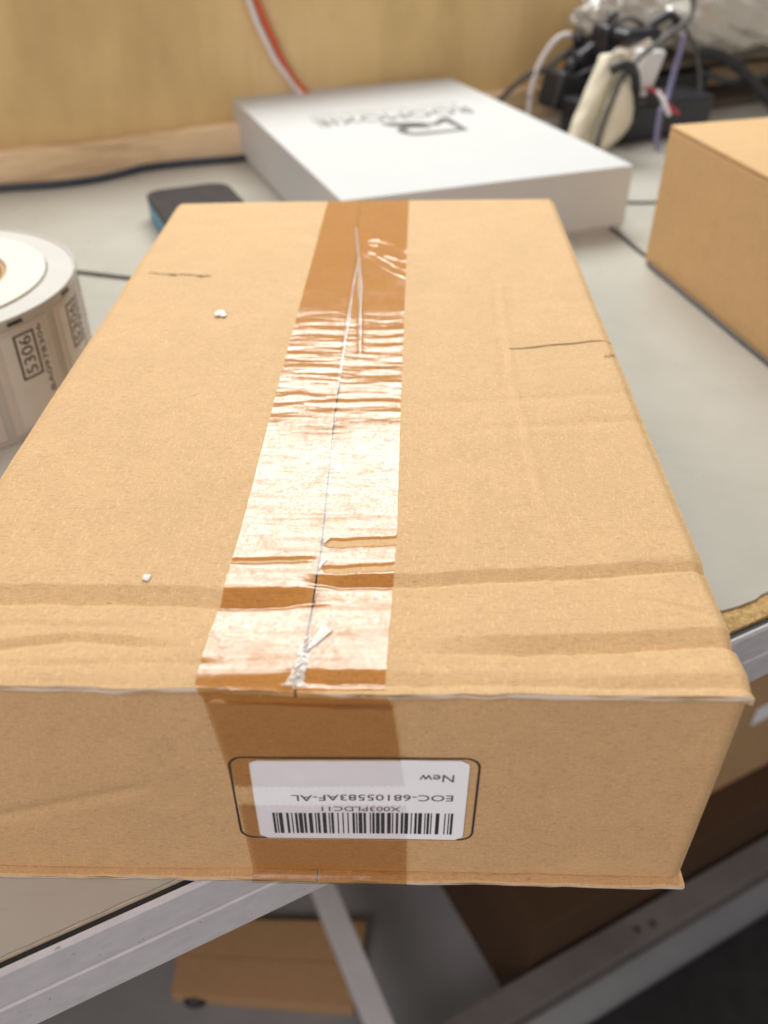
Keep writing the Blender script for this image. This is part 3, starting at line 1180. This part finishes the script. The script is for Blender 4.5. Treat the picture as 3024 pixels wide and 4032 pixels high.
# ------------------------------------------------------------------ second carton on the right
ca = np.array([.3275, .5170])
u1 = np.array([math.cos(R(-76.5)), math.sin(R(-76.5))])
u2 = np.array([math.cos(R(17)), math.sin(R(17))])
c2 = empty('plain_carton', (ca[0], ca[1], 0.0004))
tag(c2, 'plain untaped brown carton on the bench beside the white box', 'carton')
LL, WW, HH = .30, .24, .1005
g = [np.zeros(2), u1 * LL, u1 * LL + u2 * WW, u2 * WW]
slab('carton_body', [tuple(q) for q in g], 0.0, HH - 0.0032, m_kraft2, c2, 0.0012)
half = u2 * WW / 2
slab('top_flap', [tuple(q) for q in (g[0], g[1], g[1] + half * .997, g[0] + half * .997)], HH - 0.0031, HH, m_kraft2, c2, 0.0012)
slab('top_flap', [tuple(q) for q in (g[0] + half * 1.003, g[1] + half * 1.003, g[2], g[3])], HH - 0.0031, HH, m_kraft2, c2, 0.0012)

# ------------------------------------------------------------------ charcoal and blue device
dv_a = R(-65)
dx, dy = np.array([math.cos(dv_a), math.sin(dv_a)]), np.array([-math.sin(dv_a), math.cos(dv_a)])
dev = empty('handheld_device', (-.031, .5725, 0.0004), dv_a)
tag(dev, 'charcoal topped blue handheld device lying behind the taped carton', 'device')
hx, hy = .060, .036
slab('blue_case', rrect(-hx, hx, -hy, hy, .013, 5), 0.0, 0.0165, m_blue, dev, 0.001)
slab('top_cover', rrect(-hx - .0002, hx + .0002, -hy - .0002, hy + .0002, .013, 5), 0.0166, 0.0205, m_phone, dev, 0.0012)

# ------------------------------------------------------------------ label roll
RC, RR, RH = np.array([-.132, .3045]), .083, .068
roll = empty('label_roll', (RC[0], RC[1], 0.0004))
tag(roll, 'roll of printed shipping labels standing on its side left of the taped carton', 'label roll')


def ring(name, r0, r1, z0, z1, mat, parent, k=120, smooth=True):
    verts, faces = [], []
    for i in range(k):
        a = 2 * math.pi * i / k
        c, s = math.cos(a), math.sin(a)
        verts += [(r0 * c, r0 * s, z0), (r1 * c, r1 * s, z0), (r1 * c, r1 * s, z1), (r0 * c, r0 * s, z1)]
    for i in range(k):
        j = (i + 1) % k
        for q in range(4):
            faces.append((4 * i + q, 4 * j + q, 4 * j + (q + 1) % 4, 4 * i + (q + 1) % 4))
    o = mesh(name, verts, faces, mat, parent, smooth)
    finish_sharp(o, 40)
    return o


m_wrap = plain('greige_wrap', (0.53, 0.505, 0.46), 0.5, var=0.04, scale=30)
ring('wound_labels', .0458, .0668, 0.0, RH + .0005, m_core, roll)
ring('core', .0425, .0456, 0.0, RH - .001, m_kraft3, roll)
ring('outer_wrap', .0675, .0815, 0.0, RH - .0008, m_wrap, roll)
ring('backing_strip', .0817, .0825, 0.0, RH, m_liner, roll)


def on_roll(th0, u, z, r):
    a = R(th0) + u / RR
    return (r * math.cos(a), r * math.sin(a), z)


m_roll_label = plain('roll_label_paper', (0.60, 0.535, 0.48), 0.45, var=0.04, scale=60)
m_roll_ink = plain('roll_label_ink', (0.035, 0.03, 0.028), 0.5, var=0.2, scale=200)
m_roll_blank = plain('roll_label_white', (0.66, 0.62, 0.57), 0.45, var=0.03, scale=60)


def roll_patch(name, th0, u0, u1, z0, z1, r, mat, parent):
    nx = max(2, int((u1 - u0) / .0015) + 1)
    verts, faces = [], []
    for i in range(nx):
        u = u0 + (u1 - u0) * i / (nx - 1)
        verts += [on_roll(th0, u, z0, r), on_roll(th0, u, z1, r)]
    for i in range(nx - 1):
        faces.append((2 * i, 2 * i + 2, 2 * i + 3, 2 * i + 1))
    return mesh(name, verts, faces, mat, parent, True)


def roll_text(txt, th0, u_base, z0, z1, h, r, mat, parent):
    v, f = text_mesh(txt, 0.01)
    sx, sy = (z1 - z0) / v[:, 0].max(), h / v[:, 1].max()
    mesh('printed_text', [on_roll(th0, u_base - q[1] * sy, z0 + q[0] * sx, r) for q in v], f, mat, parent)


for kk, th0 in enumerate((-90, -61, -32, -3, 26)):
    lb = roll_patch('roll_label', th0, -.0185, .0185, .0035, .0620, .08265, m_roll_label, roll)
    roll_patch('white_field', th0, -.0135, .0140, .0060, .0590, .0828, m_roll_blank, lb)
    # framed number
    for (ua, ub, za, zb) in ((-.0062, .0068, .0327, .0338), (-.0062, .0068, .0572, .0583), (-.0062, -.0050, .0327, .0583), (.0056, .0068, .0327, .0583)):
        roll_patch('printed_frame', th0, ua, ub, za, zb, .08295, m_roll_ink, lb)
    roll_text('5306', th0, .0038, .0352, .0560, .0072, .08295, m_roll_ink, lb)
    roll_text('BA0978306', th0, .0122, .0200, .0590, .0036, .08295, m_roll_ink, lb)
    roll_text('-', th0, .0020, .0640, .0660, .0090, .0831, m_roll_ink, lb)

# ------------------------------------------------------------------ cables round the bench
def cable(name, pts, r, mat, label_, cat='cable', group=None):
    o = tube(name, pts, r, mat)
    return tag(o, label_, cat, group)


pp = [onz(x, y, .0036) for x, y in ((-90, 412), (0, 406), (60, 402), (115, 398), (170, 392), (225, 383), (275, 371), (320, 361), (400, 352), (505, 343), (560, 336))]
cable('power_cable', pp, .0034, m_bluecord, 'dark cable lying along the foot of the wood batten')
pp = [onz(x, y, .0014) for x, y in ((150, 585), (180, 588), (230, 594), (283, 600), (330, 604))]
cable('bench_dark_line', pp, .0012, m_greycord, 'thin grey cord on the bench between label roll and carton', 'cord')
pp = [onz(x, y, .0016) for x, y in ((1318, 492), (1345, 511), (1380, 540), (1408, 562))]
pp += [tuple(list(ca + u1 * t - u2 * .0022) + [.0016]) for t in (.012, .06, .12, .20, .29)]  # this stretch is a dark strip for the contact shade at the carton foot
cable('bench_dark_line', pp, .0014, m_greycord, 'dark cord from the white box, continued as a contact shade strip along the plain carton', 'cord')
pp = [onz(x, y, .0014) for x, y in ((1348, 437), (1372, 437), (1400, 437), (1420, 436))]
cable('bench_dark_line', pp, .0011, m_greycord, 'short grey cord between the white box and the plain carton', 'cord')

# red and white leads hanging on the wall
Wn = .7265
pts = [at(x, y, Wn) for x, y in ((520, -60), (538, 0), (556, 50), (575, 90), (595, 130), (620, 165), (645, 197))]
pts += [sn(ev @ np.array(pts[-1][:2]) + .02, .712, .034), sn(ev @ np.array(pts[-1][:2]) + .035, .70, .002 + .0022)]
cable('white_lead', pts, .0029, m_white_cord, 'white lead hanging down the ochre wall behind the white box', 'cable')
pts = [at(x, y, Wn + .001) for x, y in ((530, -60), (553, 0), (572, 45), (590, 85), (605, 120), (622, 150), (645, 185))]
pts += [sn(ev @ np.array(pts[-1][:2]) + .026, .716, .036)]
cable('red_lead', pts, .0032, m_red_cord, 'red lead hanging down the ochre wall beside the white lead', 'cable')

# ------------------------------------------------------------------ heap of plugs and leads in the corner
def bx(name, x0, x1, y_top, n, depth, zbot, mat, bevel=.004, parent=None, label_=None, cat=None, tilt=0.0):
    """upright block whose front face spans picture columns x0..x1 on plane n and rises to picture row y_top"""
    p0, p1 = np.array(at(x0, y_top, n)), np.array(at(x1, y_top, n))
    s0, s1 = float(ev @ p0[:2]), float(ev @ p1[:2])
    zt = (p0[2] + p1[2]) / 2
    o = slab(name, snrect(s0, s1, n, n + depth), zbot, zt, mat, None, bevel, 3, False)
    if label_:
        tag(o, label_, cat)
    return o


# black power strip on the bench
strip = empty('power_strip', sn(.76, .60, 0.0004))
tag(strip, 'black power strip under the heap of plugs beside the plain carton', 'power strip')
b1 = slab('strip_body', snrect(.700, .86, .570, .640), 0.0006, .040, m_black_gloss, None, .004, 3)
adopt(b1, strip)
for s_ in (.725, .765, .805):
    adopt(slab('socket', snrect(s_ - .014, s_ + .014, .592, .622), .0402, .0415, m_black, None, .0005), strip)

# beige folded foam sleeve: a sheet rolled at the left and fanning into a rounded lobe
def beige_sleeve():
    n0 = .545
    rows = 26
    cols = 44
    base = empty('foam_sleeve', sn(.695, n0, 0))
    A0, A1 = np.array(at(1238, 312, n0 + .010)), np.array(at(1320, 130, n0 + .028))   # roll axis, foot and top
    e3, n3 = np.array([ev[0], ev[1], 0]), np.array([nv[0], nv[1], 0])
    verts, faces = [], []
    for i in range(rows):
        t = i / (rows - 1)
        c = A0 + (A1 - A0) * t
        r = .0120 + .0008 * t
        for j in range(cols):
            w = j / (cols - 1)
            a = R(-70) + w * R(330)
            q = c + e3 * (-r * 0.95 * math.cos(a)) + n3 * (-r * math.sin(a)) * 0.9
            q = q + n3 * .0012 * float(vnoise(w * 9, t * 6, 33)) + e3 * .0010 * float(vnoise(w * 7 + 3, t * 8, 34))
            q[2] += 0.003 * math.sin(a) * (1 - t) + .010 * math.sin(w * math.pi) * t
            verts.append(q)
    for i in range(rows - 1):
        for j in range(cols - 1):
            a = i * cols + j
            faces.append((a, a + 1, a + cols + 1, a + cols))
    roll_ = mesh('rolled_side', verts, faces, m_beige, None, True)
    md = roll_.modifiers.new('thickness', 'SOLIDIFY')
    md.thickness = .0028
    adopt(roll_, base)
    # lobe
    outline = [(1283, 334), (1290, 310), (1302, 270), (1318, 225), (1335, 190), (1350, 168), (1360, 178), (1366, 200), (1368, 230), (1364, 258), (1352, 282), (1335, 302), (1312, 322), (1296, 333)]
    nl = n0 - .012
    P = [np.array(at(x, y, nl)) for x, y in outline]
    cen = sum(P) / len(P)
    bm = bmesh.new()
    rings = []
    for (f, off) in ((1.0, .006), (1.0, .002), (.92, -.003), (.7, -.008), (.35, -.011)):
        rings.append([bm.verts.new(tuple(cen + (q - cen) * f + n3 * off)) for q in P])
    k = len(P)
    for a, b in zip(rings[:-1], rings[1:]):
        for i in range(k):
            bm.faces.new((a[i], a[(i + 1) % k], b[(i + 1) % k], b[i]))
    bm.faces.new(rings[-1])
    bm.faces.new(rings[0][::-1])
    bmesh.ops.subdivide_edges(bm, edges=bm.edges[:], cuts=1, use_grid_fill=True, smooth=0.4)
    lobe = from_bm('rounded_flap', bm, m_beige, None, True)
    adopt(lobe, base)
    # inner fold between roll and lobe
    F = [np.array(at(x, y, n_)) for x, y, n_ in ((1288, 322, n0 + .016), (1350, 165, n0 + .034), (1330, 150, n0 + .036), (1262, 318, n0 + .018))]
    bm = bmesh.new()
    g1 = [bm.verts.new(tuple(q)) for q in F]
    g2 = [bm.verts.new(tuple(q + n3 * .004)) for q in F]
    bm.faces.new(g1)
    bm.faces.new(g2[::-1])
    for i in range(4):
        bm.faces.new((g1[i], g1[(i + 1) % 4], g2[(i + 1) % 4], g2[i]))
    adopt(from_bm('inner_fold', bm, m_beige), base)
    return base


tag(beige_sleeve(), 'beige folded sleeve with a rounded flap leaning on the heap of plugs', 'sleeve')

# cord tied over the sleeve
pts = [at(x, y, n) for x, y, n in ((1284, 336, .528), (1292, 300, .527), (1306, 255, .527), (1322, 215, .527), (1336, 182, .528), (1345, 165, .530), (1362, 148, .545), (1385, 120, .56), (1420, 95, .57), (1452, 70, .58), (1480, 48, .585), (1497, 20, .59), (1494, -30, .60))]
cable('tied_cord', pts, .0030, m_greycord, 'long grey cord draped over the beige sleeve and up past the white charger', 'cord')
pts = [at(x, y, n) for x, y, n in ((1318, 152, .535), (1330, 146, .532), (1348, 141, .530), (1364, 147, .532), (1372, 165, .540), (1374, 190, .552), (1370, 220, .566), (1366, 250, .576))]
cable('black_lead', pts, .0050, m_black, 'thick black lead looping over the top of the beige sleeve', 'cable')

# white loop lead and the plugs behind the white box
pts = [at(x, y, n) for x, y, n in ((1143, 232, .690), (1146, 200, .690), (1156, 160, .692), (1172, 125, .694), (1192, 95, .694), (1212, 78, .692), (1232, 75, .690), (1246, 86, .686), (1250, 104, .680))]
pts = [sn(ev @ np.array(pts[0][:2]), .690, .0030)] + pts
cable('white_lead', pts, .0032, m_white_cord, 'white lead arching from behind the white box into a black plug', 'cable')
pts = [at(x, y, n) for x, y, n in ((1075, 222, .700), (1092, 204, .699), (1120, 178, .697), (1150, 158, .694), (1180, 150, .690), (1205, 128, .686), (1230, 112, .682), (1252, 106, .676))]
cable('black_lead', [sn(ev @ np.array(pts[0][:2]) - .03, .700, .0034)] + pts, .0034, m_greycord, 'dark lead rising across the wood batten to a black plug', 'cable')


def blob_plug(name, x, y, n, rs, rn, rz, mat, label_, ground=False, tilt=0.0, cat='plug'):
    c = np.array(at(x, y, n))
    s_ = float(ev @ c[:2])
    ob = empty(name, sn(s_, n, 0.0004 if ground else c[2] - rz))
    bm = bmesh.new()
    bmesh.ops.create_cube(bm, size=2)
    for v in bm.verts:
        v.co = Vector((v.co.x * rs, v.co.y * rn, v.co.z * rz))
    bmesh.ops.bevel(bm, geom=bm.edges[:], offset=min(rs, rn, rz) * .45, segments=4, profile=.6, affect='EDGES')
    b = from_bm('plug_body', bm, mat, ob, True)
    b.rotation_euler = (0, tilt, TA)
    b.location = (0, 0, rz if not ground else rz)
    if mat is m_cream:
        return tag(ob, label_, cat)
    bm = bmesh.new()
    bmesh.ops.create_cone(bm, cap_ends=True, segments=16, radius1=rs * .42, radius2=rs * .30, depth=rz * .8)
    t = from_bm('strain_relief', bm, mat, ob, True)
    t.rotation_euler = (0, tilt, TA)
    t.location = (math.sin(tilt) * rz * 1.3, 0, rz + math.cos(tilt) * rz * 1.3)
    return tag(ob, label_, cat)


blob_plug('round_plug', 1266, 128, .672, .019, .016, .018, m_black_gloss, 'glossy black plug at the end of the arching white lead', tilt=-.5)
blob_plug('power_adapter', 1215, 196, .668, .021, .018, .020, m_black, 'matt black power adapter on the bench behind the white box', ground=False, tilt=.25)
blob_plug('power_adapter', 1312, 92, .655, .016, .015, .018, m_black_gloss, 'small dark adapter behind the cream plug', tilt=.1)
blob_plug('cream_plug', 1368, 124, .612, .019, .012, .015, m_cream, 'cream plug wedged behind the beige sleeve', tilt=-.35)
# white charger with bevelled body
p0 = np.array(at(1412, 110, .585))
s_ = float(ev @ p0[:2])
ch = empty('white_charger', sn(s_, .600, .0417))
tag(ch, 'white wall charger plugged upright into the power strip', 'charger')
zt = p0[2]
bm = bmesh.new()
bmesh.ops.create_cube(bm, size=1)
for v in bm.verts:
    tp = 1.0 if v.co.z > 0 else .74
    v.co = Vector((v.co.x * .034 * tp, v.co.y * .030 * tp, v.co.z * (zt - .0475)))
bmesh.ops.bevel(bm, geom=bm.edges[:], offset=.004, segments=4, profile=.6, affect='EDGES')
b = from_bm('charger_body', bm, m_white_plastic, ch, True)
b.rotation_euler = (0, .10, TA)
b.location = (0.001, 0, (zt - .0417) / 2 + .003)
slab('pin_plate', [(-.009, -.009), (.009, -.009), (.009, .009), (-.009, .009)], 0.0, .006, m_white_plastic, ch, .001)

# violet strap, red lead
pts = [at(x, y, n) for x, y, n in ((1478, 75, .575), (1470, 110, .572), (1458, 150, .568), (1447, 190, .562), (1440, 215, .556), (1428, 240, .548), (1422, 270, .544), (1418, 300, .540))]
cable('violet_strap', pts + [sn(ev @ np.array(pts[-1][:2]), .535, .0034)], .0032, m_violet, 'violet grey strap hanging between charger and plain carton', 'strap')
pts = [at(x, y, n) for x, y, n in ((1398, 190, .582), (1412, 196, .574), (1428, 205, .566), (1440, 220, .56), (1452, 236, .555), (1464, 246, .552))]
cable('red_lead', pts, .0026, m_redpink, 'short red lead below the white charger', 'cable')
pts = [at(x, y, n) for x, y, n in ((1420, 198, .560), (1430, 212, .553), (1438, 230, .546), (1446, 250, .540))]
cable('white_lead', pts, .0024, m_white_cord, 'short white lead in front of the violet strap', 'cable')
p0 = at(1345, 182, .585)

# dark rack with shelves behind the plain carton
rack = empty('storage_rack', sn(.93, .64, .0004))
tag(rack, 'dark brown storage rack behind the plain carton under the plastic bag', 'rack')
for (z0_, z1_) in ((.0006, .010), (.052, .058)):
    adopt(slab('shelf', snrect(.800, 1.16, .648, .728), z0_, z1_, m_brown, None, .001), rack)
adopt(slab('back_board', snrect(.800, 1.16, .7285, .7325), .0006, .0585, m_brown, None), rack)
for s_ in (.795, 1.1605):
    adopt(slab('side_board', snrect(s_, s_ + .0045, .648, .728), .0006, .0585, m_brown, None), rack)
box_s = slab('black_case', snrect(.845, .935, .655, .715), .0102, .046, m_black, None, .004, 3)
tag(box_s, 'black case on the lower shelf of the dark rack', 'case')
pts = [at(x, y, n) for x, y, n in ((1500, 118, .640), (1530, 114, .632), (1560, 122, .624), (1590, 142, .618), (1620, 170, .612), (1650, 205, .606), (1690, 250, .60))]
cable('black_lead', pts, .0062, m_black, 'thick black lead arching in front of the dark rack', 'cable')

# crumpled plastic bag with a dark device inside
def bag(name, s0, n0, z0, rs, rn, rz, seed, mat, k=70):
    bm = bmesh.new()
    bmesh.ops.create_icosphere(bm, subdivisions=5, radius=1)
    vs3 = [v.co.copy() for v in bm.verts]
    for v, c in zip(bm.verts, vs3):
        f = 1.0
        for (q, amp) in ((1.6, .22), (3.6, .18), (8.0, .13), (17, .06)):
            f += amp * (1 - 2 * abs(float(vnoise(c.x * q + c.z * q * .7 + seed, c.y * q - c.z * q * .5, seed)))) * .7
        p_ = sn(s0 + c.x * rs * f, n0 + c.y * rn * f, z0 + c.z * rz * f)
        v.co = p_
    return from_bm(name, bm, mat, None, True)


q = np.array(at(1410, 25, .655))
s_b = float(ev @ q[:2])
bag1 = bag('plastic_bag', s_b + .01, .692, .100, .075, .028, .034, 3, m_bag)
tag(bag1, 'cloudy plastic bag holding a dark device on top of the plug heap', 'bag')
d0, d1 = at(1352, 100, .604), at(1436, 60, .604)
dcase = slab('dark_device', snrect(ev @ np.array(d0[:2]), ev @ np.array(d1[:2]), .604, .632), d0[2], d1[2], m_black_gloss, None, .006, 3, False)
tag(dcase, 'dark rounded device on top of the plug heap under the cloudy plastic bag', 'device')
q = np.array(at(1600, 50, .66))
s_c2 = float(ev @ q[:2])
bag2 = bag('plastic_film', s_c2 + .03, .680, .104, .135, .048, .045, 9, m_bag)
tag(bag2, 'crumpled sheet of clear plastic film on top of the dark rack', 'plastic film')
pts = [at(x, y, n) for x, y, n in ((1372, 88, .626), (1392, 72, .622), (1412, 52, .618), (1436, 36, .616), (1452, 34, .618), (1462, 48, .622), (1450, 70, .624))]
cable('black_lead', pts, .0048, m_black, 'short black lead curling out of the cloudy plastic bag', 'cable')

# ------------------------------------------------------------------ things stored below the bench
def stored_box(name, corners, z0, z1, mat, label_):
    ob = empty(name, (corners[0][0], corners[0][1], z0))
    C_ = [np.array(q, float) for q in corners]
    off = C_[0].copy()
    C_ = [q - off for q in C_]
    slab('carton_body', [tuple(q) for q in C_], 0, z1 - z0 - .004, mat, ob, .0015)
    a, b, c, d = C_
    slab('top_flap', [tuple(a), tuple(b), tuple(b + (c - b) * .496), tuple(a + (d - a) * .496)], z1 - z0 - .0039, z1 - z0, mat, ob, .001)
    slab('top_flap', [tuple(a + (d - a) * .504), tuple(b + (c - b) * .504), tuple(c), tuple(d)], z1 - z0 - .0039, z1 - z0, mat, ob, .001)
    return tag(ob, label_, 'carton')


zt = FZ + .022
fb = [onz(x, y, zt)[:2] for x, y in ((368, 2146), (764, 2178), (792, 1990), (398, 1984))]
stored_box('floor_carton', fb, FZ + .0005, zt, m_kraft3, 'flattened brown carton on the floor under the bench cross member')
bm = bmesh.new()
bmesh.ops.create_icosphere(bm, subdivisions=2, radius=1)
p0 = onz(421, 2160, FZ + .01)
for v in bm.verts:
    v.co = Vector((v.co.x * .013, v.co.y * .008, v.co.z * .007 * (1 + .3 * float(vnoise(v.co.x * 2, v.co.y * 2, 4)))))
cl = from_bm('black_lump', bm, m_black, None, True)
cl.location = (p0[0], p0[1] + .0, FZ + .0085)
tag(cl, 'small black lump on the floor at the corner of the flattened carton', 'lump')

m_shaded_box = kraft('shaded_brown_board', (0.075, 0.042, 0.022), 0.3)  # brown board darkened in its colour for the shade under the bench
zt = -.56
A = np.array(onz(2000 * .5486, 3490 * .5486, zt)[:2])
B0 = A + nv * .25
B1 = A - nv * ((nv @ A - (bar_n + .036)))
stored_box('stored_carton', [tuple(B1), tuple(B1 + ev * .60), tuple(B0 + ev * .60), tuple(B0)], FZ + .0005, zt, m_shaded_box, 'wide brown carton with shade put into its colour, under the bench behind the front stretcher')
C0 = np.array(onz(2830 * .5486, 3110 * .5486, zt)[:2]) - ev * .06
zt2 = -.30
stored_box('stacked_carton', [tuple(C0), tuple(C0 + ev * .34), tuple(C0 + ev * .34 + nv * .13), tuple(C0 + nv * .13)], zt + .0005, zt2, m_kraft3, 'smaller brown carton with a white slip stacked on the wide dark one under the bench')
nC = float(nv @ C0) - .0008
la, lb_ = at(1628, 1550, nC), at(1720, 1550, nC)
z_hi, z_lo = la[2] + .013, la[2] - .013
s_a, s_b2 = float(ev @ np.array(la[:2])), float(ev @ np.array(lb_[:2]))
lb = slab('paper_slip', snrect(s_a, s_b2, nC - .0006, nC), z_lo, z_hi, m_paper)
tag(lb, 'white paper slip stuck on the carton stacked under the bench', 'paper slip')

mat_pts = [sn(.285, .055)[:2], sn(.285, -.55)[:2], sn(1.3, -.55)[:2], sn(1.3, .055)[:2]]
fm_ = slab('floor_mat', mat_pts, FZ + .0005, FZ + .008, m_black, None, .002)  # mat added to darken this part of the lit floor
tag(fm_, 'added black mat darkening the grey floor in front of the low stretcher', 'mat')

for (pl_, r_, m_, lab_) in (
    ([(1318, 60, .640), (1335, 44, .632), (1360, 40, .626), (1384, 50, .624), (1398, 70, .626), (1404, 92, .632)], .0024, m_greycord, 'thin grey lead looping over the cream plug'),
    ([(1470, 40, .62), (1486, 70, .610), (1500, 104, .604), (1508, 140, .598), (1512, 180, .592), (1510, 220, .586)], .0022, m_greycord, 'thin grey lead hanging down beside the violet strap'),
    ([(1510, 150, .632), (1545, 168, .628), (1580, 176, .624), (1620, 172, .622), (1670, 160, .620)], .0030, m_bluecord, 'dark lead sagging in front of the rack shelf'),
    ([(1190, 150, .676), (1212, 165, .666), (1238, 168, .656), (1260, 158, .650), (1282, 150, .646), (1300, 130, .644)], .0028, m_black, 'black lead bridging two black adapters')):
    cable('thin_lead', [at(*q) for q in pl_], r_, m_, lab_)
